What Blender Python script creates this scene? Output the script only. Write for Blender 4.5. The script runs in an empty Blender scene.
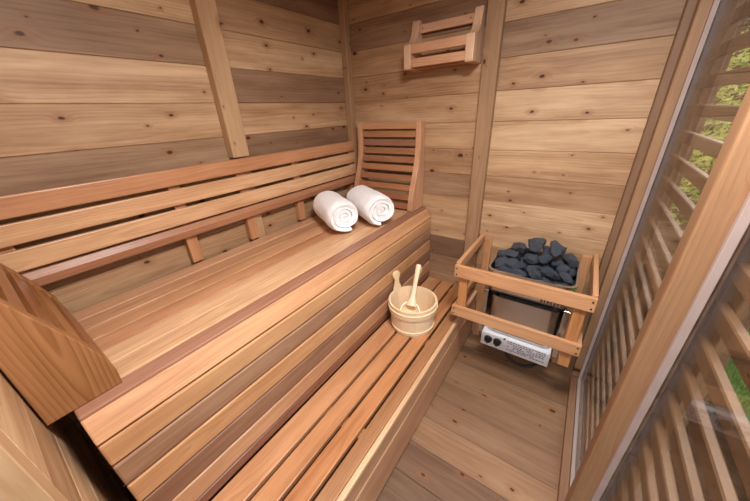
import bpy, bmesh, math, random
from mathutils import Vector, Matrix, noise
random.seed(7)
C = bpy.context.scene.collection
PI = math.pi
YW = 1.702      # far wall plane
XL = -1.38      # left wall plane
YN = -0.09      # near wall plane
ZC = 2.15       # ceiling

# ------------------------------------------------------------------ colour helpers
def lin(c):
    return tuple(((v/255)/12.92 if v/255 <= .04045 else ((v/255+.055)/1.055)**2.4) for v in c)
def T(r, g, b, k=1.0):
    return tuple(v*k for v in lin((r, g, b)))

# ------------------------------------------------------------------ materials
def newmat(name):
    m = bpy.data.materials.new(name); m.use_nodes = True
    nt = m.node_tree; nt.nodes.clear()
    out = nt.nodes.new('ShaderNodeOutputMaterial')
    b = nt.nodes.new('ShaderNodeBsdfPrincipled')
    nt.links.new(b.outputs[0], out.inputs[0])
    return m, nt, b, out
def plain(name, col, rough=.5, metal=0., noise_amt=0., scale=30, bump=0.):
    m, nt, b, out = newmat(name)
    b.inputs['Base Color'].default_value = (*lin(col), 1)
    b.inputs['Roughness'].default_value = rough
    b.inputs['Metallic'].default_value = metal
    if noise_amt or bump:
        tc = nt.nodes.new('ShaderNodeTexCoord')
        n = nt.nodes.new('ShaderNodeTexNoise'); n.inputs['Scale'].default_value = scale; n.inputs['Detail'].default_value = 6
        nt.links.new(tc.outputs['Object'], n.inputs['Vector'])
        if noise_amt:
            r = nt.nodes.new('ShaderNodeValToRGB')
            c = lin(col)
            r.color_ramp.elements[0].position = .3; r.color_ramp.elements[1].position = .7
            r.color_ramp.elements[0].color = (*[v*(1-noise_amt) for v in c], 1)
            r.color_ramp.elements[1].color = (*[min(1, v*(1+noise_amt)) for v in c], 1)
            nt.links.new(n.outputs['Fac'], r.inputs[0]); nt.links.new(r.outputs[0], b.inputs['Base Color'])
        if bump:
            bp = nt.nodes.new('ShaderNodeBump'); bp.inputs['Strength'].default_value = bump; bp.inputs['Distance'].default_value = .004
            nt.links.new(n.outputs['Fac'], bp.inputs['Height']); nt.links.new(bp.outputs[0], b.inputs['Normal'])
    return m

def wood(name, ring=.5, fibre=.25, streak=.35, knots=0., rough=.5, ringw=.007, dark=(.62, .50, .42), spec=.4, knot_r=.075):
    """solid wood: reads per-corner attributes 'tint' (board colour) and 'gc' (grain coordinates in metres, x along the grain)"""
    m, nt, b, out = newmat(name)
    N = nt.nodes.new; L = nt.links.new
    def math_(op, a, bb=None, c=None, clamp=False):
        n = N('ShaderNodeMath'); n.operation = op; n.use_clamp = clamp
        for i, v in enumerate((a, bb, c)):
            if v is None: continue
            if isinstance(v, (int, float)): n.inputs[i].default_value = v
            else: L(v, n.inputs[i])
        return n.outputs[0]
    at = N('ShaderNodeAttribute'); at.attribute_name = 'gc'
    tn = N('ShaderNodeAttribute'); tn.attribute_name = 'tint'
    gc = at.outputs['Vector']
    def scaled(v, s):
        n = N('ShaderNodeVectorMath'); n.operation = 'MULTIPLY'; L(v, n.inputs[0]); n.inputs[1].default_value = s
        return n.outputs[0]
    def nz(v, detail=3, rough_=.5):
        n = N('ShaderNodeTexNoise'); n.inputs['Scale'].default_value = 1; n.inputs['Detail'].default_value = detail
        n.inputs['Roughness'].default_value = rough_; L(v, n.inputs['Vector']); return n.outputs['Fac']
    sep = N('ShaderNodeSeparateXYZ'); L(gc, sep.inputs[0])
    # knots : cells on the u-v plane
    kn = None
    if knots > 0:
        wv = N('ShaderNodeTexNoise'); wv.inputs['Scale'].default_value = 40; wv.inputs['Detail'].default_value = 2; L(gc, wv.inputs['Vector'])
        off = N('ShaderNodeVectorMath'); off.operation = 'MULTIPLY_ADD'; L(wv.outputs['Color'], off.inputs[0]); off.inputs[1].default_value = (.008,)*3; L(gc, off.inputs[2])
        s2 = scaled(off.outputs[0], (6.5, 11, 0))
        vo = N('ShaderNodeTexVoronoi'); vo.voronoi_dimensions = '2D'; vo.inputs['Scale'].default_value = 1; vo.inputs['Randomness'].default_value = 1.0
        L(s2, vo.inputs['Vector'])
        vs = N('ShaderNodeSeparateColor'); L(vo.outputs['Color'], vs.inputs[0])
        pick = math_('GREATER_THAN', vs.outputs[0], 1-knots)
        size = math_('MULTIPLY_ADD', math_('POWER', vs.outputs[1], 2.5), knot_r*1.3, knot_r*.45)
        q = math_('DIVIDE', vo.outputs['Distance'], size)
        core = math_('MULTIPLY', math_('SUBTRACT', 1.0, q, clamp=True), pick)
        halo = math_('MULTIPLY', math_('MULTIPLY_ADD', q, -.3, 1.0, clamp=True), pick)
        warp = math_('MULTIPLY', math_('POWER', math_('MULTIPLY_ADD', q, -.2, 1.0, clamp=True), 2), pick)
    # ring radius
    r = N('ShaderNodeVectorMath'); r.operation = 'LENGTH'; L(scaled(gc, (0, 1, 1)), r.inputs[0])
    n1 = nz(scaled(gc, (1.3, 5, 5)), 2)
    rad = math_('MULTIPLY_ADD', n1, .05, r.outputs['Value'])
    if knots > 0: rad = math_('MULTIPLY_ADD', warp, .02, rad)
    n2 = nz(scaled(gc, (3., 40, 40)), 2)
    rad = math_('MULTIPLY_ADD', n2, .004, rad)
    ph = math_('DIVIDE', rad, ringw)
    fr = math_('FRACT', ph)
    rg = math_('POWER', fr, 2.2)                      # slow rise, sharp fall: late wood line
    edge = math_('MULTIPLY', math_('SUBTRACT', 1, fr, clamp=True), 8, clamp=True)
    rg = math_('MULTIPLY', rg, edge)
    amp = nz(scaled(gc, (2, 14, 14)), 2)
    rg = math_('MULTIPLY', rg, math_('MULTIPLY_ADD', amp, 1.6, -.15, clamp=True))
    fb = nz(scaled(gc, (9, 260, 260)), 3, .6)
    st = nz(scaled(gc, (1.1, 22, 22)), 4, .6)
    lo = nz(scaled(gc, (2.6, 11, 11)), 4, .6)
    v = math_('MULTIPLY_ADD', rg, ring, 0.)
    v = math_('ADD', v, math_('MULTIPLY_ADD', fb, fibre*2, -fibre))
    v = math_('ADD', v, math_('MULTIPLY_ADD', st, streak*2, -streak))
    v = math_('ADD', v, math_('MULTIPLY_ADD', lo, streak*1.8, -streak*.9))
    # colour = tint * mix(1.12, dark, v)
    mx = N('ShaderNodeMix'); mx.data_type = 'RGBA'; mx.clamp_factor = False
    fac = math_('MULTIPLY_ADD', v, 1.0, .18)
    fac = math_('MINIMUM', math_('MAXIMUM', fac, -.35), 1.15)
    L(fac, mx.inputs['Factor'])
    mx.inputs[6].default_value = (1.1, 1.1, 1.1, 1); mx.inputs[7].default_value = (*dark, 1)
    mu = N('ShaderNodeMix'); mu.data_type = 'RGBA'; mu.blend_type = 'MULTIPLY'; mu.inputs['Factor'].default_value = 1
    L(tn.outputs['Color'], mu.inputs[6]); L(mx.outputs[2], mu.inputs[7])
    col = mu.outputs[2]
    if knots > 0:
        k1 = N('ShaderNodeMix'); k1.data_type = 'RGBA'; L(math_('MULTIPLY', halo, .75), k1.inputs['Factor']); L(col, k1.inputs[6]); k1.inputs[7].default_value = (*lin((146, 94, 58)), 1)
        k2 = N('ShaderNodeMix'); k2.data_type = 'RGBA'; L(math_('MULTIPLY', core, 2.2, clamp=True), k2.inputs['Factor']); L(k1.outputs[2], k2.inputs[6]); k2.inputs[7].default_value = (*lin((66, 38, 26)), 1)
        col = k2.outputs[2]
    L(col, b.inputs['Base Color'])
    b.inputs['Roughness'].default_value = rough
    b.inputs['Specular IOR Level'].default_value = spec
    bp = N('ShaderNodeBump'); bp.inputs['Strength'].default_value = .25; bp.inputs['Distance'].default_value = .0015
    L(v, bp.inputs['Height']); L(bp.outputs[0], b.inputs['Normal'])
    return m

M = {}
M['wall'] = wood('wall_boards', ring=.55, fibre=.34, streak=1.0, knots=.55, rough=.55, ringw=.009, dark=(.60, .47, .38))
M['floor'] = wood('floor_boards', ring=.5, fibre=.3, streak=.75, knots=.35, rough=.5, ringw=.009, dark=(.58, .46, .38))
M['stud'] = wood('stud_wood', ring=.4, fibre=.25, streak=.6, knots=.35, rough=.55, ringw=.008, knot_r=.06)
M['cedar'] = wood('cedar', ring=.60, fibre=.38, streak=.65, knots=0, rough=.38, ringw=.0055, dark=(.62, .47, .38), spec=.5)
M['cedar_bold'] = wood('cedar_bold_grain', ring=.95, fibre=.2, streak=.35, knots=0, rough=.45, ringw=.008, dark=(.52, .38, .28), spec=.4)
M['pale'] = wood('pale_whitewood', ring=.2, fibre=.12, streak=.2, knots=0, rough=.5, ringw=.006, dark=(.8, .68, .55))
M['pale_shiny'] = wood('pale_whitewood_oiled', ring=.2, fibre=.1, streak=.15, knots=0, rough=.35, ringw=.006, dark=(.82, .7, .56))
M['stop'] = wood('weathered_stop', ring=.1, fibre=.12, streak=.15, knots=0, rough=.6, ringw=.006, dark=(.8, .75, .75))
M['steel'] = plain('brushed_steel', (205, 205, 205), .22, 1.0)
M['steel_dull'] = plain('dull_steel', (170, 168, 165), .35, 1.0)
M['white_paint'] = plain('white_plastic', (225, 225, 228), .4)
M['black'] = plain('black_plastic', (18, 18, 20), .4)
M['rubber'] = plain('black_rubber', (25, 25, 27), .55)
M['screw'] = plain('dark_screw', (70, 45, 30), .5, .3)
M['print'] = plain('printed_ink', (120, 118, 140), .6)
M['ink'] = plain('dark_ink', (60, 35, 28), .6)
M['cord'] = plain('white_cord', (215, 210, 200), .8)
M['added_lamp_metal'] = plain('added_lamp_metal', (200, 200, 200), .4, .6)

def stone_mat():
    m, nt, b, out = newmat('dark_stone')
    N = nt.nodes.new; L = nt.links.new
    tc = N('ShaderNodeTexCoord'); n = N('ShaderNodeTexNoise'); n.inputs['Scale'].default_value = 28; n.inputs['Detail'].default_value = 8; n.inputs['Roughness'].default_value = .7
    L(tc.outputs['Object'], n.inputs['Vector'])
    r = N('ShaderNodeValToRGB'); e = r.color_ramp.elements
    e[0].position = .35; e[0].color = (*lin((20, 23, 29)), 1); e[1].position = .66; e[1].color = (*lin((100, 108, 122)), 1)
    x = r.color_ramp.elements.new(.74); x.color = (*lin((190, 194, 200)), 1)
    L(n.outputs['Fac'], r.inputs[0]); L(r.outputs[0], b.inputs['Base Color'])
    b.inputs['Roughness'].default_value = .45
    bp = N('ShaderNodeBump'); bp.inputs['Strength'].default_value = .8; bp.inputs['Distance'].default_value = .006
    n2 = N('ShaderNodeTexNoise'); n2.inputs['Scale'].default_value = 70; n2.inputs['Detail'].default_value = 6; L(tc.outputs['Object'], n2.inputs['Vector'])
    L(n2.outputs['Fac'], bp.inputs['Height']); L(bp.outputs[0], b.inputs['Normal'])
    return m
M['stone'] = stone_mat()

def towel_mat():
    m, nt, b, out = newmat('white_terry')
    N = nt.nodes.new; L = nt.links.new
    tc = N('ShaderNodeTexCoord'); n = N('ShaderNodeTexNoise'); n.inputs['Scale'].default_value = 350; n.inputs['Detail'].default_value = 3
    L(tc.outputs['Object'], n.inputs['Vector'])
    b.inputs['Base Color'].default_value = (*lin((246, 243, 243)), 1); b.inputs['Roughness'].default_value = .95
    b.inputs['Sheen Weight'].default_value = .3
    b.inputs['Subsurface Weight'].default_value = .15; b.inputs['Subsurface Radius'].default_value = (.01, .01, .01)
    bp = N('ShaderNodeBump'); bp.inputs['Strength'].default_value = .5; bp.inputs['Distance'].default_value = .003
    L(n.outputs['Fac'], bp.inputs['Height']); L(bp.outputs[0], b.inputs['Normal'])
    return m
M['towel'] = towel_mat()

def glass_mat():
    m = bpy.data.materials.new('window_glass'); m.use_nodes = True; nt = m.node_tree; nt.nodes.clear()
    N = nt.nodes.new; L = nt.links.new
    out = N('ShaderNodeOutputMaterial'); tr = N('ShaderNodeBsdfTransparent'); tr.inputs[0].default_value = (.86, .865, .86, 1)
    gl = N('ShaderNodeBsdfGlossy'); gl.inputs['Roughness'].default_value = .02
    fr = N('ShaderNodeFresnel'); ge = N('ShaderNodeNewGeometry'); im = N('ShaderNodeMix'); im.data_type = 'FLOAT'; L(ge.outputs['Backfacing'], im.inputs[0]); im.inputs[2].default_value = 1.33; im.inputs[3].default_value = 1/1.33; L(im.outputs[0], fr.inputs['IOR'])
    mx = N('ShaderNodeMixShader'); L(fr.outputs[0], mx.inputs[0]); L(tr.outputs[0], mx.inputs[1]); L(gl.outputs[0], mx.inputs[2]); L(mx.outputs[0], out.inputs[0])
    return m
M['glass'] = glass_mat()

def leaf_mat(name, c0, c1):
    m, nt, b, out = newmat(name)
    N = nt.nodes.new; L = nt.links.new
    g = N('ShaderNodeNewGeometry'); r = N('ShaderNodeValToRGB')
    r.color_ramp.elements[0].color = (*lin(c0), 1); r.color_ramp.elements[1].color = (*lin(c1), 1)
    L(g.outputs['Random Per Island'], r.inputs[0]); L(r.outputs[0], b.inputs['Base Color']); b.inputs['Roughness'].default_value = .5
    b.inputs['Transmission Weight'].default_value = 0
    t = N('ShaderNodeBsdfTranslucent'); L(r.outputs[0], t.inputs[0]); mx = N('ShaderNodeMixShader'); mx.inputs[0].default_value = .4
    L(b.outputs[0], mx.inputs[1]); L(t.outputs[0], mx.inputs[2]); L(mx.outputs[0], out.inputs[0])
    return m
M['leaf'] = leaf_mat('bush_leaf', (110, 140, 45), (226, 224, 120))
M['leaf_dark'] = leaf_mat('tree_leaf', (60, 90, 35), (120, 150, 60))
M['grass'] = leaf_mat('grass_blade', (66, 98, 42), (126, 156, 80))
M['bark'] = plain('bark', (95, 75, 60), .9, 0, .4, 12, .6)
M['soil'] = plain('leaf_litter', (62, 46, 35), .95, 0, .5, 22, .8)
for _k in ('soil', 'bark'): M[_k].node_tree.nodes['Principled BSDF'].inputs['Specular IOR Level'].default_value = 0
M['lawn'] = plain('lawn_soil', (70, 95, 40), .95, 0, .4, 30, .5)

# ------------------------------------------------------------------ mesh builder
class MB:
    def __init__(s): s.v = []; s.f = []; s.t = []; s.g = []; s.sm = []
    def add(s, bm, axis=0, tint=(1, 1, 1), smooth=False, gfn=None, pith=None, seed=None):
        rnd = random.Random(seed) if seed is not None else random
        ru = rnd.uniform(0, 60)
        if pith is None:
            pith = (rnd.uniform(-.05, .05), rnd.choice((-1, 1))*rnd.uniform(.02, .09))
        bm.verts.ensure_lookup_table(); base = len(s.v)
        bm.verts.index_update()
        for v in bm.verts: s.v.append(v.co[:])
        cx = [sum(v.co[i] for v in bm.verts)/len(bm.verts) for i in range(3)]
        ext = [max(v.co[i] for v in bm.verts)-min(v.co[i] for v in bm.verts) for i in range(3)]
        o = [i for i in range(3) if i != axis]
        if ext[o[0]] < ext[o[1]]: o.reverse()       # first = width, second = thickness
        for f in bm.faces:
            s.f.append([base+v.index for v in f.verts]); s.sm.append(smooth)
            for v in f.verts:
                if gfn: g = gfn(v.co)
                else:
                    g = (v.co[axis]+ru, v.co[o[0]]-cx[o[0]]-pith[0], v.co[o[1]]-cx[o[1]]-pith[1])
                s.g.append(g); s.t.append((*tint, 1))
        bm.free(); return s
    def box(s, x0, x1, y0, y1, z0, z1, axis=None, tint=(1, 1, 1), bev=.0015, mat=None, seg=1, **k):
        bm = bmesh.new(); bmesh.ops.create_cube(bm, size=1)
        d = (abs(x1-x0), abs(y1-y0), abs(z1-z0))
        for v in bm.verts:
            v.co = Vector(((x0+x1)/2+v.co.x*d[0], (y0+y1)/2+v.co.y*d[1], (z0+z1)/2+v.co.z*d[2]))
        if bev: bmesh.ops.bevel(bm, geom=bm.edges[:], offset=min(bev, min(d)*.35), segments=seg, affect='EDGES', profile=.5)
        if mat is not None: bmesh.ops.transform(bm, matrix=mat, verts=bm.verts)
        if axis is None: axis = d.index(max(d))
        return s.add(bm, axis, tint, **k)
    def prism(s, pts, axis, a0, a1, grain=None, tint=(1, 1, 1), bev=.002, mat=None, smooth=False, seg=1, **k):
        """pts = outline in the two other axes (ordered), extruded along axis"""
        bm = bmesh.new(); o = [i for i in range(3) if i != axis]; vs = []
        for a in (a0, a1):
            row = []
            for p in pts:
                co = [0, 0, 0]; co[axis] = a; co[o[0]] = p[0]; co[o[1]] = p[1]; row.append(bm.verts.new(co))
            vs.append(row)
        n = len(pts)
        bm.faces.new(vs[0]); bm.faces.new(list(reversed(vs[1])))
        for i in range(n): bm.faces.new((vs[0][i], vs[1][i], vs[1][(i+1) % n], vs[0][(i+1) % n]))
        bmesh.ops.recalc_face_normals(bm, faces=bm.faces)
        if bev:
            es = [e for e in bm.edges if abs(e.verts[0].co[axis]-e.verts[1].co[axis]) < 1e-6]
            bmesh.ops.bevel(bm, geom=es, offset=bev, segments=seg, affect='EDGES', profile=.5)
        if mat is not None: bmesh.ops.transform(bm, matrix=mat, verts=bm.verts)
        return s.add(bm, axis if grain is None else grain, tint, smooth=smooth, **k)
    def lathe(s, prof, c=(0, 0, 0), n=48, tint=(1, 1, 1), grain=2, smooth=True, mat=None, **k):
        bm = bmesh.new(); rows = []
        for r, z in prof:
            rows.append([bm.verts.new((c[0]+r*math.cos(2*PI*i/n), c[1]+r*math.sin(2*PI*i/n), c[2]+z)) for i in range(n)] if r > 1e-6 else [bm.verts.new((c[0], c[1], c[2]+z))])
        for a, b in zip(rows, rows[1:]):
            for i in range(n):
                j = (i+1) % n
                q = [a[i % len(a)], a[j % len(a)], b[j % len(b)], b[i % len(b)]]
                u = []
                for w in q:
                    if w not in u: u.append(w)
                if len(u) > 2: bm.faces.new(u)
        bmesh.ops.recalc_face_normals(bm, faces=bm.faces)
        if mat is not None: bmesh.ops.transform(bm, matrix=mat, verts=bm.verts)
        return s.add(bm, grain, tint, smooth=smooth, **k)
    def tube(s, pts, rad, n=10, tint=(1, 1, 1), flat=1.0, **k):
        bm = bmesh.new(); rows = []; pts = [Vector(p) for p in pts]
        rads = rad if isinstance(rad, (list, tuple)) else [rad]*len(pts)
        up = Vector((0, 0, 1))
        for i, p in enumerate(pts):
            d = (pts[min(i+1, len(pts)-1)]-pts[max(i-1, 0)]).normalized()
            a = d.cross(up)
            if a.length < .1: a = d.cross(Vector((1, 0, 0)))
            a.normalize(); b = a.cross(d)
            rows.append([bm.verts.new(p+a*rads[i]*math.cos(2*PI*j/n)+b*rads[i]*flat*math.sin(2*PI*j/n)) for j in range(n)])
        for a, b in zip(rows, rows[1:]):
            for i in range(n): bm.faces.new((a[i], a[(i+1) % n], b[(i+1) % n], b[i]))
        bm.faces.new(rows[0]); bm.faces.new(list(reversed(rows[-1])))
        bmesh.ops.recalc_face_normals(bm, faces=bm.faces)
        return s.add(bm, 0, tint, smooth=True, **k)
    def build(s, name, mat, parent=None, origin=None):
        me = bpy.data.meshes.new(name)
        o3 = Vector(origin) if origin is not None else Vector((0, 0, 0))
        me.from_pydata([tuple(Vector(v)-o3) for v in s.v], [], s.f)
        a = me.attributes.new('gc', 'FLOAT_VECTOR', 'CORNER'); a.data.foreach_set('vector', [x for g in s.g for x in g])
        t = me.attributes.new('tint', 'FLOAT_COLOR', 'CORNER'); t.data.foreach_set('color', [x for g in s.t for x in g])
        me.polygons.foreach_set('use_smooth', s.sm)
        me.materials.append(mat); me.update()
        if any(s.sm): me.set_sharp_from_angle(angle=math.radians(38))
        ob = bpy.data.objects.new(name, me); C.objects.link(ob)
        if parent is not None:
            ob.parent = parent
            if origin is None: ob.location = -Vector(parent_world(parent))
            else: ob.location = o3-Vector(parent_world(parent))
        else: ob.location = o3
        return ob
def parent_world(p):
    v = Vector(p.location)
    while p.parent: p = p.parent; v += Vector(p.location)
    return v
def empty(name, label, cat, loc, group=None):
    o = bpy.data.objects.new(name, None); C.objects.link(o); o.location = loc; o.empty_display_size = .05
    o['label'] = label; o['category'] = cat
    if group: o['group'] = group
    return o
def struct(o): o['kind'] = 'structure'; return o
def tag(o, label, cat, group=None, kind=None):
    o['label'] = label; o['category'] = cat
    if group: o['group'] = group
    if kind: o['kind'] = kind
    return o

# ------------------------------------------------------------------ tints (colour of each board)
K = .80
def W(r, g, b): return T(r, g, b, K)
LIGHT = W(218, 181, 142); TAN = W(203, 164, 125); MED = W(188, 150, 113); GREY = W(168, 134, 104); DGREY = W(156, 122, 95); DARK = W(134, 104, 82)
def jit(c, a=.05):
    k = 1+random.uniform(-a, a); return tuple(v*k for v in c)

# ------------------------------------------------------------------ the setting: walls
PITCH = .139; Z0 = 1.52
def zb(i): return Z0+PITCH*i      # board i runs zb(i)..zb(i+1)
rows = [i for i in range(-11, 5)]
def default(i): return [MED, TAN, GREY, LIGHT][(i*7+3) % 4]
L1 = {1: GREY, 2: LIGHT, 0: LIGHT, -1: TAN, -2: GREY, -3: MED, -4: GREY, -5: MED, 3: TAN}
L2 = {3: DGREY, 2: MED, 1: LIGHT, 0: DGREY, -1: TAN, -2: DGREY, -3: MED, -4: GREY, -5: MED}
F1 = {3: TAN, 2: DGREY, 1: MED, 0: MED, -1: TAN, -2: TAN, -3: MED, -4: GREY, -5: TAN, -6: TAN, -7: DARK, -8: GREY}  # DARK board: shadow low on the wall is put into its tint
F2 = {3: LIGHT, 2: LIGHT, 1: GREY, 0: MED, -1: LIGHT, -2: LIGHT, -3: TAN, -4: MED, -5: LIGHT, -6: TAN, -7: MED, -8: GREY, -9: MED, -10: DARK}
mb = MB()
for i in rows:
    z0 = max(0, zb(i)); z1 = min(ZC, zb(i+1))
    if z1 <= z0: continue
    mb.box(XL-.03, XL, YN-.1, .80, z0+.0004, z1-.0004, 1, jit(L1.get(i, default(i))), .0025)
    mb.box(XL-.03, XL, .80, YW+.03, z0+.0004, z1-.0004, 1, jit(L2.get(i, default(i+1))), .0025)
struct(mb.build('wall_left', M['wall']))
mb = MB()
for i in rows:
    z0 = max(0, zb(i)); z1 = min(ZC, zb(i+1))
    if z1 <= z0: continue
    mb.box(XL, -.47, YW, YW+.03, z0+.0004, z1-.0004, 0, jit(F1.get(i, default(i))), .0025)
    mb.box(-.47, .266, YW, YW+.03, z0+.0004, z1-.0004, 0, jit(F2.get(i, default(i+2))), .0025)
struct(mb.build('wall_far', M['wall']))
mb = MB()
for i in rows:          # near wall; unseen doorway behind the viewpoint left open to let daylight in
    z0 = max(0, zb(i)); z1 = min(ZC, zb(i+1))
    if z1 <= z0: continue
    mb.box(XL, -.56, YN-.03, YN, z0+.0004, z1-.0004, 0, jit([LIGHT, TAN, LIGHT, MED][i % 4]), .0025)
    if z0 > 2.0: mb.box(-.56, .20, YN-.03, YN, z0, z1, 0, jit(TAN), .0025)
struct(mb.build('wall_near', M['wall']))
mb = MB()
mb.box(-.56, -.51, YN-.06, YN+.0, 0, 2.05, 2, TAN); mb.box(.16, .20, YN-.06, YN, 0, 2.05, 2, TAN); mb.box(-.56, .2, YN-.06, YN, 2.02, 2.07, 0, TAN)
struct(mb.build('door_1', M['stud']))
# ceiling
mb = MB(); y = YN-.1
while y < YW+.03:
    mb.box(XL-.03, .42, y, min(y+PITCH-.0008, YW+.2), ZC, ZC+.03, 0, jit(TAN), .0025); y += PITCH
struct(mb.build('ceiling', M['wall']))
# floor boards run across, towards the glass wall
FT = [W(168, 132, 100), W(158, 122, 92), W(178, 140, 106), W(166, 128, 98), W(170, 132, 102), W(190, 150, 116), W(144, 110, 86), W(140, 108, 84), W(190, 152, 118), W(150, 116, 90), W(160, 126, 96), W(150, 116, 88), W(150, 116, 88), W(150, 116, 88)]
FT = [tuple(v*.84 for v in c) for c in FT]
mb = MB(); y = 1.672; k = 0
mb.box(XL, .29, y, YW+.03, -.03, 0, 0, FT[1], .002)
while y > YN-.1:
    mb.box(XL, .29, y-.1475+.0006, y-.0004, -.03, 0, 0, jit(FT[k % len(FT)], .04), .0022); y -= .1475; k += 1
struct(mb.build('floor', M['floor']))

# battens and corner posts
S_L = W(206, 168, 128); S_M = W(190, 152, 114)
mb = MB(); mb.box(XL, XL+.045, .770, .855, 1.29, ZC, 2, S_L, .003, seed=4); mb.box(XL, XL+.030, .812, .855, 0, 1.2895, 2, S_L, .003, seed=4); struct(mb.build('trim_1', M['stud']))
struct(MB().box(XL, XL+.045, YW-.045, YW, 0, ZC, 2, S_M, .003).build('trim_2', M['stud']))
mbt = MB(); mbt.box(-.505, -.43, YW-.042, YW, 0, ZC, 2, W(176, 140, 106), .003)
struct(mbt.build('trim_3', M['stud']))
# right wall: corner post, jamb, stile, head and sill
mb = MB()
mb.box(.178, .215, YW-.045, YW, 0, ZC, 2, W(148, 114, 88), .003)
mb.box(.203, .237, YW-.10, YW-.046, .03, ZC, 2, W(170, 132, 98), .003)
struct(mb.build('trim_4', M['stud']))
struct(MB().box(.193, .262, .735, .785, .03, ZC-.08, 2, W(164, 124, 90), .005, seg=2).build('trim_5', M['stud']))
struct(MB().box(.20, .232, YN, YW-.1, 0, .03, 1, W(150, 112, 84), .002).build('trim_6', M['stud']))
struct(MB().box(.193, .25, YN, YW-.1, ZC-.08, ZC, 1, S_M, .002).build('trim_7', M['stud']))
# outer corner studs that carry the slats
mb = MB()
for y0, y1 in ((YW, YW+.06), (.800, .860), (-.42, -.33)):
    mb.box(.270, .35, y0, y1, -.1, ZC, 2, DARK, .003)
struct(mb.build('wall_right', M['stud']))
LAV = W(176, 156, 148)
for n, (y0, y1) in enumerate(((.785, YW-.10), (YN, .735))):
    mb = MB()
    mb.box(.235, .2495, y0, y1, .005, .028, 1, LAV, .001); mb.box(.235, .2495, y0, y1, ZC-.10, ZC-.081, 1, LAV, .001)
    mb.box(.235, .2495, y0, y0+.012, .028, ZC-.10, 2, LAV, .001); mb.box(.235, .2495, y1-.012, y1, .028, ZC-.10, 2, LAV, .001)
    w = struct(mb.build('window_%d' % (n+1), M['stop']))
    g = MB().box(.2505, .2565, y0, y1, .006, ZC-.082, 2, (1, 1, 1), 0).build('glass_pane', M['glass'], w)
# the slatted screen outside the glass, one per bay
def screen(y0, y1, label, z_):
    r = empty('slatted_screen', label, 'screen', (.30, (y0+y1)/2, -.1), 'slatted screens outside the glass')
    mb = MB(); zz = -.02
    while zz < ZC-.03:
        mb.box(.283, .302, y0, y1, zz, zz+.038, 1, jit(W(156, 118, 86), .16), .003); zz += .088
    mb.build('slat_panel', M['stud'], r)
    mb = MB()
    for yy in (y0+.02, y1-.02):
        mb.box(.3025, .33, yy-.02, yy+.02, -.1, ZC-.02, 2, MED, .002)
    mb.build('cleat', M['stud'], r)
screen(.862, YW-.003, 'horizontal wooden slat screen seen through the far glass pane', 0)
screen(-.325, .798, 'horizontal wooden slat screen seen through the near glass pane, right of the post', 0)

# ------------------------------------------------------------------ upper bench
c_or = W(206, 152, 108); c_lt = W(228, 186, 140); c_cr = W(240, 206, 160); c_gr = W(150, 116, 96); c_dk = W(122, 80, 62); c_pk = W(170, 122, 100); c_md = W(190, 140, 104)
ub = empty('upper_bench', 'long high cedar bench with slatted seat and closed slatted front along the wall', 'bench', (-1.05, .8, 0))
BY0, BY1 = -.045, 1.697
mb = MB()
xs = [-1.338, -1.256, -1.174, -1.092, -1.010, -.928, -.846, -.786]
cols = [W(220, 170, 132), W(206, 158, 120), W(212, 162, 120), W(206, 152, 114), W(228, 184, 142), W(232, 188, 146), W(176, 128, 104)]
for i in range(7):
    mb.box(xs[i]+.0024, xs[i+1]-.0024, BY0, BY1, .846, .876, 1, cols[i], .004, seg=2)
mb.build('seat', M['cedar'], ub)
# front
mb = MB()
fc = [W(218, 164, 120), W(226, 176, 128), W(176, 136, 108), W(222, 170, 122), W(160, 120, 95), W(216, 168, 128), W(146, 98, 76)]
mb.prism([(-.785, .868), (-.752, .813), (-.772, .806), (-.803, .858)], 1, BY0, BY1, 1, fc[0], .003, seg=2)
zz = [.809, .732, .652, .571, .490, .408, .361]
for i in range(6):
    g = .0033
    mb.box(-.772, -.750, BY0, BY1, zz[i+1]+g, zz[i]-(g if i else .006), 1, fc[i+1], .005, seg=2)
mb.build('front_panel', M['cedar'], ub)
mb = MB()
prof = [(-1.33, .845), (-.815, .845), (-.776, .805), (-.774, .33), (-.82, .0), (-.86, 0), (-.84, .33), (-.84, .76), (-1.33, .76)]
for yy in (BY0+.004, .52, 1.10, 1.655):
    MB().prism(prof, 1, yy, yy+.036, 2, W(180, 134, 96), .002).build('support', M['cedar'], ub)

# ------------------------------------------------------------------ lower bench
lb = empty('lower_bench', 'low cedar bench with four wide slats in front of the high bench', 'bench', (-.58, .8, 0))
mb = MB()
lc = [W(214, 157, 112), W(209, 150, 104), W(206, 144, 96), W(182, 132, 92)]
LX = [(-.7485, -.657), (-.643, -.568), (-.554, -.486), (-.472, -.417)]
for (a, b_), c in zip(LX, lc):
    mb.box(a, b_, BY0-.03, YW-.012, .336, .36, 1, c, .003, seg=2)
mb.build('seat', M['cedar'], lb)
mb = MB()
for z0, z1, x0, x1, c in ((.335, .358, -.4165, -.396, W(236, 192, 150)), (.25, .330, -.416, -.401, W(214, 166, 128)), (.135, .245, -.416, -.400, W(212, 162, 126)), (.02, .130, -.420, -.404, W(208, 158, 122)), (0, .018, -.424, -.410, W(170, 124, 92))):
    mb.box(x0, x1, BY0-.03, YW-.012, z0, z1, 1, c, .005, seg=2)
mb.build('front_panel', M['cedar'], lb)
mb = MB()
for yy in (.0, .50, 1.08, 1.62):
    MB().box(-.735, -.418, yy, yy+.045, .29, .335, 0, W(196, 142, 96), .002).build('support', M['cedar'], lb)

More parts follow.
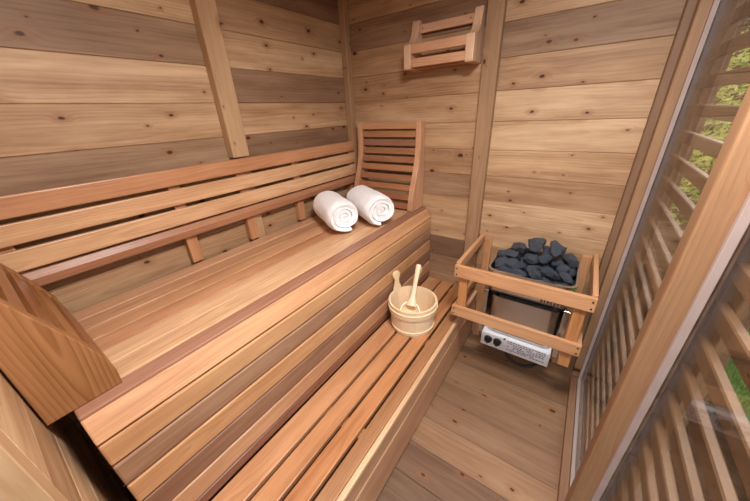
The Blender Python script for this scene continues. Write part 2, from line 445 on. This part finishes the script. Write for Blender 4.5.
# ------------------------------------------------------------------ backrest along the left wall
br = empty('bench_backrest', 'long slatted cedar backrest fixed along the left wall above the high bench', 'backrest', (XL, .8, .88))
sh = Matrix.Identity(4)
mb = MB()
for z0, z1, c in ((1.222, 1.285, W(212, 154, 112)), (1.145, 1.208, W(230, 182, 138)), (1.064, 1.129, W(234, 188, 144))):
    mb.box(-1.342, -1.324, YN+.005, 1.655, z0, z1, 1, c, .004, seg=2)
mb.build('slat_panel', M['cedar'], br)
MB().prism([(-1.342, 1.056), (-1.324, 1.056), (-1.314, 1.035), (-1.318, 1.008), (-1.342, .996)], 1, YN+.005, 1.655, 1, W(186, 132, 98), .004, seg=2).build('bottom_rail', M['cedar'], br)
for yy in (-.02, .47, .766, 1.105, 1.61):
    MB().box(-1.379, -1.343, yy, yy+.045, .877, 1.27, 2, W(206, 152, 110), .002).build('upright', M['cedar'], br)

# ------------------------------------------------------------------ headrests (leaning slatted boards at both ends of the high bench)
def headrest(label, mat, sidecol, slatcols, x0, x1, mirror):
    NEAR = [(0, 0), (.133, 0), (.135, .03), (.127, .09), (.106, .155), (.077, .222), (.051, .288), (.036, .35), (.031, .42), (.031, .518), (0, .518)]
    # local: y = distance from its wall (0 at wall), z above seat, built for the far wall
    prof = [(0, 0), (.150, 0), (.156, .012), (.150, .07), (.132, .13), (.108, .19), (.085, .25), (.068, .31), (.058, .38), (.055, .45), (.056, .518), (0, .518)]
    if mirror: prof = NEAR
    yb = YW-.004 if not mirror else YN+.004
    sg = -1 if not mirror else 1
    r = empty('slatted_headrest', label, 'headrest', ((x0+x1)/2, yb+sg*.06, .8765))
    def Pf(p): return (yb+sg*p[0], .8772+p[1])
    for a in (x0, x1-.034):
        MB().prism([Pf(p) for p in prof], 0, a, a+.034, 2, sidecol, .003, mat=None, seg=2).build('side_board', mat, r)
    # slats follow the curve, slightly recessed
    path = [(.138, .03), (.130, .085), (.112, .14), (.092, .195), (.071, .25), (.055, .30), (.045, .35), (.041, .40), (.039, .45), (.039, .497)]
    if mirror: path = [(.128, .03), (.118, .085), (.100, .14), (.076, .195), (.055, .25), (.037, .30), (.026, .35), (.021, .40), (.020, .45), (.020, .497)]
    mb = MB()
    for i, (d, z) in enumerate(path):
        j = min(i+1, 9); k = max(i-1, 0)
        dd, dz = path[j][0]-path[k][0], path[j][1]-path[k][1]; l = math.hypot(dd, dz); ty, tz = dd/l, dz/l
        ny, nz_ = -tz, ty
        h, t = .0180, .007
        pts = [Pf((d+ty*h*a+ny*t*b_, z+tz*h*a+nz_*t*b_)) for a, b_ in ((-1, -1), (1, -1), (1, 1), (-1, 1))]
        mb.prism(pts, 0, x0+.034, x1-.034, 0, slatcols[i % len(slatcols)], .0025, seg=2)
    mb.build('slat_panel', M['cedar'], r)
    return r
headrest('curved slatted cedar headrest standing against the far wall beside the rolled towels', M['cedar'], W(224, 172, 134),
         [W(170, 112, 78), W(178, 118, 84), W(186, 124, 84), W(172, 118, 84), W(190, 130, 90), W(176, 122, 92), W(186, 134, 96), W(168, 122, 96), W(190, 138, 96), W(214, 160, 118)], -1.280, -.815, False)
headrest('bold-grained slatted headrest at the near end of the high bench', M['cedar_bold'], W(174, 122, 78),
         [W(176, 120, 74), W(160, 104, 64)], -1.30, -.822, True)

# ------------------------------------------------------------------ towels
def towel(name, label, a, b, r, seed, flap):
    """rolled towel: axis from a (front end) to b (back end), spiral cross-section"""
    rnd = random.Random(seed)
    a = Vector(a); b = Vector(b); ax = (b-a); Lh = ax.length; ax.normalize(); side = ax.cross(Vector((0, 0, 1))).normalized(); up = Vector((0, 0, 1))
    bm = bmesh.new()
    turns = 4.2; th = r/(turns+.35); n = 150; m = 16
    def rr(t): return max(.004, r-th*turns*(1-t))      # t=1 outer end
    grid = []
    for i in range(n+1):
        t = i/n; ang = flap-2*PI*turns*(1-t)
        row = []
        for j in range(m+1):
            s_ = j/m; e = min(s_, 1-s_)
            rc = rr(t)
            rd = rc-.5*th
            endr = max(0, 1-e/.10)
            if rc > r-th*1.4: rd -= endr**2*th*.55
            wob = noise.noise(Vector((math.cos(ang)*2+seed, math.sin(ang)*2, s_*3)))*.004
            x = math.cos(ang)*(rd+wob)*1.06; z = math.sin(ang)*(rd+wob)*.95
            z = max(z, -r*.93)
            slip = (noise.noise(Vector((t*9, seed*3.1, 1)))*.006+(1-t)*-.010)*(1 if j < m/2 else -1)*endr + 0
            p = a+ax*(s_*Lh-slip*0+(.012*(1-t)*(1 if j < m/2 else -1) if endr > 0 else 0)*endr)+side*x+up*z
            row.append(bm.verts.new(p))
        grid.append(row)
    for i in range(n):
        for j in range(m): bm.faces.new((grid[i][j], grid[i+1][j], grid[i+1][j+1], grid[i][j+1]))
    bmesh.ops.recalc_face_normals(bm, faces=bm.faces)
    mb = MB(); mb.add(bm, 0, smooth=True)
    o = mb.build(name, M['towel'], None, origin=((a+b)/2-up*r))
    sd = o.modifiers.new('thick', 'SOLIDIFY'); sd.thickness = th*.86; sd.offset = 0
    be = o.modifiers.new('soft', 'BEVEL'); be.width = th*.34; be.segments = 3; be.limit_method = 'ANGLE'; be.angle_limit = math.radians(50)
    tx = bpy.data.textures.new('fluff', 'CLOUDS'); tx.noise_scale = .035
    sb = o.modifiers.new('sub', 'SUBSURF'); sb.levels = 1; sb.render_levels = 1
    dp = o.modifiers.new('fluff', 'DISPLACE'); dp.texture = tx; dp.strength = .006; dp.mid_level = .5; dp.texture_coords = 'LOCAL'
    tag(o, label, 'towel', 'rolled towels')
    return o
TR = .096
towel('rolled_towel', 'rolled white towel on the high bench, the left one, farther from the headrest', (-.945, 1.065, .8775+TR), (-1.225, 1.225, .8775+TR), TR, 1, -1.2)
towel('rolled_towel', 'rolled white towel on the high bench, the right one, nearer the slatted headrest', (-.832, 1.240, .8775+TR), (-1.125, 1.415, .8775+TR), TR, 2, -1.7)

# ------------------------------------------------------------------ bucket
BC = Vector((-.604, 1.165, .361))
bk = empty('sauna_bucket', 'pale wooden sauna bucket with one raised stave handle on the low bench', 'bucket', BC)
H, R0, R1 = .172, .112, .131; NS = 20
mb = MB()
for i in range(NS):
    a0 = 2*PI*i/NS+.002; a1 = 2*PI*(i+1)/NS-.002
    bm = bmesh.new(); V = {}
    for zi, (z, ro) in enumerate(((0, R0), (H, R1))):
        for ri, rr_ in enumerate((ro-.011, ro)):
            for ai in range(4):
                a = a0+(a1-a0)*ai/3
                V[zi, ri, ai] = bm.verts.new((BC.x+rr_*math.cos(a), BC.y+rr_*math.sin(a), BC.z+z))
    for ai in range(3):
        bm.faces.new((V[0, 1, ai], V[0, 1, ai+1], V[1, 1, ai+1], V[1, 1, ai])); bm.faces.new((V[0, 0, ai+1], V[0, 0, ai], V[1, 0, ai], V[1, 0, ai+1]))
        bm.faces.new((V[1, 1, ai], V[1, 1, ai+1], V[1, 0, ai+1], V[1, 0, ai])); bm.faces.new((V[0, 0, ai], V[0, 0, ai+1], V[0, 1, ai+1], V[0, 1, ai]))
    bm.faces.new((V[0, 0, 0], V[0, 1, 0], V[1, 1, 0], V[1, 0, 0])); bm.faces.new((V[0, 1, 3], V[0, 0, 3], V[1, 0, 3], V[1, 1, 3]))
    bmesh.ops.recalc_face_normals(bm, faces=bm.faces)
    mb.add(bm, 2, jit(W(255, 230, 194), .05))
mb.build('body', M['pale'], bk)
MB().lathe([(0, .018), (R0-.010, .018), (R0-.010, .026), (0, .026)], BC, 48, W(240, 210, 170), 0).build('base', M['pale'], bk)
def band(z, h, t):
    r0 = R0+(R1-R0)*z/H; r1 = R0+(R1-R0)*(z+h)/H
    MB().lathe([(r0+.0004, z), (r0+t, z+.002), (r1+t, z+h-.002), (r1+.0004, z+h)], BC, 64, W(255, 228, 188), 2).build('band', M['pale_shiny'], bk)
band(.118, .034, .006); band(.014, .020, .005)
# raised stave with rounded knob at the back left
ha = math.radians(162)
hm = Matrix.Translation(BC+Vector(((R1-.006)*math.cos(ha), (R1-.006)*math.sin(ha), H-.01))) @ Matrix.Rotation(ha-PI/2, 4, 'Z') @ Matrix.Rotation(math.radians(-6), 4, 'X')
pts = [(q[0]*1.25, q[1]*1.12) for q in [(-.024, 0), (.024, 0), (.020, .02), (.0115, .045), (.011, .065), (.018, .082), (.019, .098), (.011, .110), (0, .113), (-.011, .110), (-.019, .098), (-.018, .082), (-.011, .065), (-.0115, .045), (-.020, .02)]]
MB().prism(pts, 1, -.007, .007, 2, W(252, 226, 184), .003, mat=hm, seg=2).build('stave_handle', M['pale_shiny'], bk)

# ------------------------------------------------------------------ ladle leaning in the bucket
LB = BC+Vector((.012, -.055, .128))          # bowl centre
LT = BC+Vector((-.012, .088, .338))           # handle top
ld = empty('sauna_ladle', 'pale wooden ladle leaning inside the bucket, its handle sticking up', 'ladle', LB)
d = (LT-LB).normalized()
rot = Vector((0, 0, 1)).rotation_difference(Vector((.35, -.55, .75)).normalized()).to_matrix().to_4x4()
MB().lathe([(r_*1.3, z_*1.1) for r_, z_ in [(0, -.030), (.018, -.027), (.032, -.014), (.039, .006), (.040, .010), (.036, .010), (.030, -.008), (.016, -.021), (0, -.024)]], (0, 0, 0), 32, W(255, 230, 194), 2,
           mat=Matrix.Translation(LB) @ rot).build('bowl', M['pale_shiny'], ld)
p0 = LB+d*.034
MB().tube([p0-d*.004, p0+d*.02, p0+d*.05, p0+(LT-p0)*.5, p0+(LT-p0)*.8, LT-d*.005, LT], [.030, .024, .013, .0115, .013, .015, .011], 12, W(255, 230, 194), flat=.62).build('handle', M['pale_shiny'], ld)
loop = [LT-d*.014+Vector((.006+.013*math.sin(t)*1.0, .004, -.016+.018*math.cos(t))) for t in [i*PI/8 for i in range(17)]]
MB().tube(loop, .0017, 6).build('hanging_cord', M['cord'], ld)

# ------------------------------------------------------------------ wall rack
wr = empty('wall_rack', 'small cedar rack with three cross slats mounted high on the far wall', 'rack', (-.71, YW, 1.66))
def rp(p): return (YW-.001-p[0], p[1])
prof = [(0, 1.648), (.125, 1.648), (.130, 1.655), (.130, 1.745), (.124, 1.758), (.100, 1.764), (.076, 1.776), (.058, 1.798), (.046, 1.828), (.036, 1.862), (.030, 1.872), (0, 1.872)]
for a in (-.888, -.562):
    MB().prism([rp(p) for p in prof], 0, a, a+.040, 2, W(240, 200, 166), .003, seg=2).build('side_board', M['cedar'], wr)
for y0, y1, z0, z1, c, nm in ((.012, .028, 1.815, 1.853, W(232, 182, 148), 'cross_slat'), (.105, .122, 1.716, 1.757, W(234, 182, 144), 'cross_slat'), (.105, .122, 1.656, 1.695, W(228, 176, 138), 'cross_slat'), (.02, .085, 1.650, 1.664, W(190, 138, 104), 'bottom_slat')):
    MB().box(-.848, -.562, YW-y1, YW-y0, z0, z1, 0, c, .003, seg=2).build(nm, M['cedar'], wr)
mb = MB()
for x in (-.832, -.582):
    MB().lathe([(0, 0), (.003, 0), (.003, .0015), (0, .0018)], (0, 0, 0), 10, mat=Matrix.Translation((x, YW-.0285, 1.836)) @ Matrix.Rotation(PI/2, 4, 'X')).build('screw', M['screw'], wr)

# ------------------------------------------------------------------ heater
HX0, HX1, HY0, HY1 = -.287, .090, 1.396, 1.665
ht = empty('sauna_heater', 'stainless steel electric sauna heater holding stones, fixed to the far wall', 'heater', (-.09, YW, .25))
def rrect(x0, x1, y0, y1, r, n=6):
    out = []
    for cx, cy, a in ((x1-r, y1-r, 0), (x0+r, y1-r, PI/2), (x0+r, y0+r, PI), (x1-r, y0+r, 3*PI/2)):
        for i in range(n+1): t = a+PI/2*i/n; out.append((cx+r*math.cos(t), cy+r*math.sin(t)))
    return out
def shell(z0, z1, e=0, t=.003, e1=None):
    """open rectangular tray wall"""
    bm = bmesh.new(); e1 = e if e1 is None else e1
    loops = []
    for z, ee in ((z0, e), (z1, e1), (z1, e1-t), (z0, e-t)):
        loops.append([bm.verts.new((p[0], p[1], z)) for p in rrect(HX0-ee, HX1+ee, HY0-ee, HY1+ee*.2, .045)])
    for k in range(4):
        A, B = loops[k], loops[(k+1) % 4]
        for i in range(len(A)): bm.faces.new((A[i], A[(i+1) % len(A)], B[(i+1) % len(A)], B[i]))
    bmesh.ops.recalc_face_normals(bm, faces=bm.faces)
    return bm
MB().add(shell(.585, .686, .004), smooth=True).build('stone_basket', M['steel'], ht)
MB().add(shell(.686, .699, .010, .010), smooth=True).build('rim', M['steel'], ht)
MB().add(shell(.30, .530, -.022), smooth=True).build('outer_casing', M['steel'], ht)
MB().add(shell(.530, .585, -.05), smooth=True).build('gap_shade', M['black'], ht)  # black shell stands in for the shade under the basket
mb = MB(); mb.box(HX0+.02, HX1-.02, HY0+.02, HY1-.02, .56, .572, 0, bev=.002); mb.build('basket_floor', M['steel_dull'], ht)
mb = MB()
mb.box(HX0+.01, HX1-.02, HY0-.002, HY1-.03, .200, .292, 0, bev=.006, seg=2)
cb = mb.build('control_box', M['white_paint'], ht)
cb['label'] = 'white control box with two black knobs'
for kx in (-.236, -.186):
    mb = MB()
    mb.lathe([(0, .018), (.018, .018), (.0195, .014), (.020, .003), (.022, .001), (.022, 0)], (0, 0, 0), 24, mat=Matrix.Translation((kx, HY0-.003, .254)) @ Matrix.Rotation(PI/2, 4, 'X'))
    mb.box(kx-.0035, kx+.0035, HY0-.026, HY0-.018, .234, .274, 2, bev=.001)
    mb.build('knob', M['black'], cb)
mb = MB(); mb.lathe([(0, .004), (.005, .003), (.006, 0)], (0, 0, 0), 14, mat=Matrix.Translation((-.152, HY0-.003, .290)) @ Matrix.Rotation(PI/2, 4, 'X')); mb.build('reset_button', M['black'], cb)
# printed rating plate: rows of small illegible type
mb = MB(); rr2 = random.Random(3)
for rowi in range(6):
    x = -.135
    while x < .045:
        w = rr2.uniform(.004, .014)
        if rr2.random() < .85: mb.box(x, x+w, HY0-.0032, HY0-.0022, .222+rowi*.0115, .2275+rowi*.0115, 0, bev=0)
        x += w+.004
mb.build('printed_label', M['print'], cb)
# dark embossed lettering at the right of the casing front
mb = MB(); x = -.03
for k_ in range(6):
    mb.box(x, x+.007, HY0-.006, HY0-.0042, .586, .600, 0, bev=0)
    if k_ % 2 == 0: mb.box(x, x+.012, HY0-.006, HY0-.0042, .592, .595, 0, bev=0)
    x += .014
mb.build('maker_mark', M['ink'], ht)
# mounting brackets on both sides
for sx, nm in ((HX1-.015, 'side_bracket'), (HX0+.01, 'side_bracket')):
    s_ = 1 if sx > -.1 else -1
    mb = MB()
    mb.box(sx, sx+.004*s_, HY0+.03, YW-.002, .33, .56, 2, bev=.001)
    mb.box(sx, sx+.026*s_, HY0+.028, HY0+.032, .42, .55, 2, bev=.001)
    mb.box(sx, sx+.026*s_, HY0+.060, HY0+.064, .33, .46, 2, bev=.001)
    mb.box(sx, sx+.022*s_, HY0-.004, HY0+.0, .285, .345, 2, bev=.001)
    mb.build(nm, M['steel'], ht)
cab = [(-.15, 1.50, .21), (-.15, 1.47, .16), (-.12, 1.46, .11), (-.07, 1.47, .08), (0, 1.50, .075), (.05, 1.56, .10), (.07, 1.62, .15), (.075, YW-.01, .22)]
def smooth_path(P, n=6):
    P = [Vector(p) for p in P]; out = []
    for i in range(len(P)-1):
        p0 = P[max(i-1, 0)]; p1 = P[i]; p2 = P[i+1]; p3 = P[min(i+2, len(P)-1)]
        for k in range(n):
            t = k/n
            out.append(.5*((2*p1)+(-p0+p2)*t+(2*p0-5*p1+4*p2-p3)*t*t+(-p0+3*p1-3*p2+p3)*t**3))
    out.append(P[-1]); return out
MB().tube(smooth_path(cab), .009, 10).build('power_cable', M['rubber'], ht)

# stones
def stone_mesh(seed, r):
    rnd = random.Random(seed); bm = bmesh.new()
    bmesh.ops.create_icosphere(bm, subdivisions=3, radius=1)
    planes = []
    for _ in range(14):
        n = Vector((rnd.gauss(0, 1), rnd.gauss(0, 1), rnd.gauss(0, 1))).normalized(); planes.append((n, rnd.uniform(.48, .80)))
    sx, sy, sz = rnd.uniform(.9, 1.25), rnd.uniform(.75, 1.0), rnd.uniform(.6, .85)
    for v in bm.verts:
        p = v.co.copy()
        for n, d_ in planes:
            k = p.dot(n)
            if k > d_: p -= n*(k-d_)*.98
        p += p.normalized()*noise.noise(p*3.5+Vector((seed, 0, 0)))*.09
        v.co = Vector((p.x*sx, p.y*sy, p.z*sz))*r
    me = bpy.data.meshes.new('sauna_stone'); bm.to_mesh(me); bm.free(); me.materials.append(M['stone'])
    me.polygons.foreach_set('use_smooth', [True]*len(me.polygons)); me.set_sharp_from_angle(angle=math.radians(16)); return me
kinds = [stone_mesh(100+i, 1) for i in range(9)]
rs = random.Random(12); placed = []
SL = 'rough dark grey stone in the heap filling the heater basket'
def put(x, y, z, r, label, ki=None, rot=None):
    o = bpy.data.objects.new('sauna_stone', kinds[rs.randrange(9) if ki is None else ki]); C.objects.link(o)
    o.location = (x, y, z); o.scale = (r*1.22, r*1.22, r*1.22); o.rotation_euler = rot or (rs.uniform(-.5, .5), rs.uniform(-.5, .5), rs.uniform(0, 6))
    tag(o, label, 'stone', 'stones heaped on the heater')
def rest(x, y, r):          # height at which a stone of radius r comes to rest
    z = .575+r
    for a, b, c, q in placed:
        dd = (x-a)**2+(y-b)**2; s2 = (r+q)**2*.74
        if dd < s2: z = max(z, c+math.sqrt(s2-dd))
    return z
def top(x, y):              # shape of the heap
    u = (x-(HX0+HX1)/2)/.19; v = (y-HY0)/(HY1-HY0)
    return .700+.090*min(1, v*1.5)-.02*max(0, abs(u)-.6)/.4
while len(placed) < 110:
    best = None
    for _ in range(260):
        r = rs.uniform(.031, .041)
        x = rs.uniform(HX0+r-.004, HX1-r+.004); y = rs.uniform(HY0+r+.001, HY1-r+.004)
        z = rest(x, y, r)
        if z+r*.6 > top(x, y): continue
        if best is None or z-r*.6 < best[2]-best[3]*.6: best = (x, y, z, r)
    if best is None: break
    placed.append(best)
for q in placed: put(*q, SL)
for x, y, r, lab, ki in ((-.110, 1.575, .043, 'largest dark stone at the middle top of the heater heap', 2), (-.015, 1.570, .036, 'dark stone at the top of the heater heap, just right of the largest stone', 5)):
    z = rest(x, y, r*.85); placed.append((x, y, z, r)); put(x, y, z, r, lab, ki)

# ------------------------------------------------------------------ guard rail around the heater
gd = empty('heater_guard', 'open cedar guard rail around the stone heater', 'guard rail', (-.13, 1.5, .45))
GC = W(222, 168, 122)
gy = 1.262; gx0, gx1 = -.418, .162
def part(nm, b, c, ax=None, mat='cedar', bev=.003):
    return MB().box(*b, ax, c, bev, seg=2).build(nm, M[mat], gd)
part('front_rail', (gx0, gx1, gy-.010, gy+.010, .684, .750), GC)
part('front_rail', (gx0, gx1, gy-.010, gy+.010, .447, .508), W(226, 174, 128))
for xx in (gx0, gx1-.020):
    part('side_rail', (xx, xx+.020, gy+.011, YW-.001, .708, .758), GC)
    part('side_rail', (xx, xx+.020, gy+.011, YW-.001, .452, .500), W(200, 146, 104))
for xx, z0 in ((gx0+.021, .447), (gx1-.021-.044, .352)):
    part('front_post', (xx, xx+.044, gy+.011, gy+.031, z0, .735), W(206, 146, 94), 2)
for xx in (gx0+.025, gx1-.021-.044):
    part('back_post', (xx, xx+.044, YW-.022, YW-.001, .0, .742), W(212, 158, 112), 2)
mb = MB()
for xx in (gx0+.012, gx1-.012):
    for z in (.700, .733, .462, .492):
        MB().lathe([(0, 0), (.0042, 0), (.0042, .0012), (0, .0014)], (0, 0, 0), 10, mat=Matrix.Translation((xx, gy-.0102, z)) @ Matrix.Rotation(PI/2, 4, 'X')).build('screw', M['screw'], gd)

# ------------------------------------------------------------------ added ceiling lamp, out of view, brightens the room
cl = empty('added_ceiling_lamp', 'added unseen round white ceiling lamp, fill light above the gap between benches and glass wall', 'lamp', (-.03, .42, ZC))
MB().lathe([(0, 0), (.17, 0), (.17, -.03), (.15, -.035), (0, -.035)], (-.03, .42, ZC), 40).build('added_lamp_base', M['added_lamp_metal'], cl)
m, nt, b, out = newmat('added_lamp_glow'); b.inputs['Emission Color'].default_value = (1, .96, .92, 1); b.inputs['Emission Strength'].default_value = 6
MB().lathe([(0, -.050), (.10, -.047), (.14, -.040), (.148, -.0355)], (-.03, .42, ZC), 40).build('added_lamp_shade', m, cl)
ld_ = bpy.data.lights.new('added_lamp_light', 'AREA'); ld_.shape = 'DISK'; ld_.size = .36; ld_.energy = 26; ld_.color = (1, .97, .94)
lo = bpy.data.objects.new('added_lamp_light', ld_); C.objects.link(lo); lo.parent = cl; lo.location = (0, 0, -.06)

# ------------------------------------------------------------------ outside
def flat(name, x0, x1, y0, y1, z, mat, nx=40, ny=40, amp=.02):
    bm = bmesh.new(); g = [[bm.verts.new((x0+(x1-x0)*i/nx, y0+(y1-y0)*j/ny, z+noise.noise(Vector((i*.4, j*.4, z)))*amp)) for j in range(ny+1)] for i in range(nx+1)]
    for i in range(nx):
        for j in range(ny): bm.faces.new((g[i][j], g[i+1][j], g[i+1][j+1], g[i][j+1]))
    return struct(MB().add(bm, smooth=True).build(name, mat))
flat('ground', -12, 16, -10, 24, -.20, M['soil'])
# lawn patch and its grass
flat('lawn', .95, 3.4, -.5, 4.2, -.165, M['lawn'], 20, 40)
bm = bmesh.new(); rg_ = random.Random(5)
for _ in range(60000):
    x = .93+2.5*rg_.random()**1.8; y = rg_.uniform(-.5, 4.2); h = rg_.uniform(.03, .075); a = rg_.uniform(0, PI); w = .003
    lx, ly = rg_.uniform(-.02, .02), rg_.uniform(-.02, .02)
    q = [bm.verts.new((x-w*math.cos(a), y-w*math.sin(a), -.17)), bm.verts.new((x+w*math.cos(a), y+w*math.sin(a), -.17)), bm.verts.new((x+lx, y+ly, -.17+h))]
    bm.faces.new(q)
o = MB().add(bm).build('lawn_grass', M['grass']); tag(o, 'green grass on the ground beyond the slatted screens', 'grass', kind='stuff')
bm = bmesh.new(); nx_, ny_ = 40, 30          # wooded bank of leaf litter behind the lawn
g_ = [[bm.verts.new((-6+24*i/nx_, 10+10*j/ny_, -.25+5.0*(1-math.cos(PI*j/ny_))/2+noise.noise(Vector((i*.6, j*.6, 3)))*.25)) for j in range(ny_+1)] for i in range(nx_+1)]
for i in range(nx_):
    for j in range(ny_): bm.faces.new((g_[i][j], g_[i+1][j], g_[i+1][j+1], g_[i][j+1]))
struct(MB().add(bm, smooth=True).build('hillside', M['soil']))
def bush(name, label, cat, loc, rx, rz, n, mat, ls, seed, trunk=0.):
    rb = random.Random(seed); r = empty(name, label, cat, loc); bm = bmesh.new(); L0 = Vector(loc)
    cl_ = [Vector((rb.gauss(0, .5)*rx, rb.gauss(0, .5)*rx, trunk+rb.uniform(.1, 1)*rz)) for _ in range(14)]
    for _ in range(n):
        c = rb.choice(cl_); p = L0+c+Vector((rb.gauss(0, .22)*rx, rb.gauss(0, .22)*rx, rb.gauss(0, .16)*rz))
        if p.z < -.18: continue
        u = Vector((rb.gauss(0, 1), rb.gauss(0, 1), rb.gauss(0, .6))).normalized(); w = u.cross(Vector((rb.gauss(0, 1), rb.gauss(0, 1), rb.gauss(0, 1)))).normalized()
        l = ls*rb.uniform(.6, 1.3)
        bm.faces.new([bm.verts.new(p-u*l), bm.verts.new(p+w*l*.45), bm.verts.new(p+u*l), bm.verts.new(p-w*l*.45)])
    MB().add(bm).build('foliage', mat, r)
    mb = MB()
    for c in cl_[:7]:
        mb.tube(smooth_path([L0+Vector((c.x*.1, c.y*.1, -.02)), L0+Vector((c.x*.3, c.y*.3, c.z*.5)), L0+c], 4), [max(.008, .035*(1-i/9.)*(1 if not trunk else 2)) for i in range(9)], 7)
    mb.build('stem', M['bark'], r)
bush('leafy_bush', 'bright yellow-green bush seen through the upper slats', 'bush', (1.5, 5.9, -.2), .65, 2.0, 1500, M['leaf'], .05, 1)
bush('leafy_bush', 'yellow-green bush farther along, behind the brightest bush', 'bush', (2.4, 8.6, -.2), 1.1, 3.0, 2600, M['leaf'], .07, 2)
bush('tree', 'dark green tree standing beyond the bushes', 'tree', (8.5, 9, -.2), 1.6, 4.5, 9000, M['leaf_dark'], .12, 3, 1.2)
bush('tree', 'dark green tree outside to the right of the near pane', 'tree', (6.5, 4.5, -.2), 2.0, 4.5, 8000, M['leaf_dark'], .12, 4, 1.0)

# ------------------------------------------------------------------ light
w = bpy.data.worlds.new('sky'); bpy.context.scene.world = w; w.use_nodes = True; nt = w.node_tree
bg = nt.nodes['Background']; sky = nt.nodes.new('ShaderNodeTexSky'); sky.sky_type = 'NISHITA'; sky.sun_disc = False
sky.sun_elevation = math.radians(48); sky.sun_rotation = math.radians(25); sky.air_density = 1.0; sky.dust_density = 3.0
hs = nt.nodes.new('ShaderNodeHueSaturation'); hs.inputs['Saturation'].default_value = .2
nt.links.new(sky.outputs[0], hs.inputs['Color']); nt.links.new(hs.outputs[0], bg.inputs[0]); bg.inputs[1].default_value = .40
sd = bpy.data.lights.new('sun', 'SUN'); sd.energy = 3.0; sd.angle = math.radians(1); sd.color = (1, .95, .86)
so = bpy.data.objects.new('sun', sd); C.objects.link(so)
so.rotation_euler = Vector((-.85, .62, .95)).to_track_quat('Z', 'Y').to_euler()

# ------------------------------------------------------------------ camera
cam = bpy.data.cameras.new('camera'); co = bpy.data.objects.new('camera', cam); C.objects.link(co)
cam.sensor_width = 36; cam.lens = 289/750*36; cam.clip_start = .01
Rw = Matrix(((0.82237338, -0.21074177, 0.52847889), (0.56718344, 0.37677041, -0.73235716), (-0.04477696, 0.9020155, 0.42937519)))
mw = Rw.to_4x4(); mw.translation = Vector((0, 0, 1.45)); co.matrix_world = mw
sc = bpy.context.scene; sc.camera = co
sc.view_settings.view_transform = 'Standard'; sc.view_settings.look = 'None'; sc.view_settings.gamma = 1; sc.view_settings.exposure = 0.47
sc.cycles.max_bounces = 10; sc.cycles.diffuse_bounces = 6; sc.cycles.transparent_max_bounces = 24
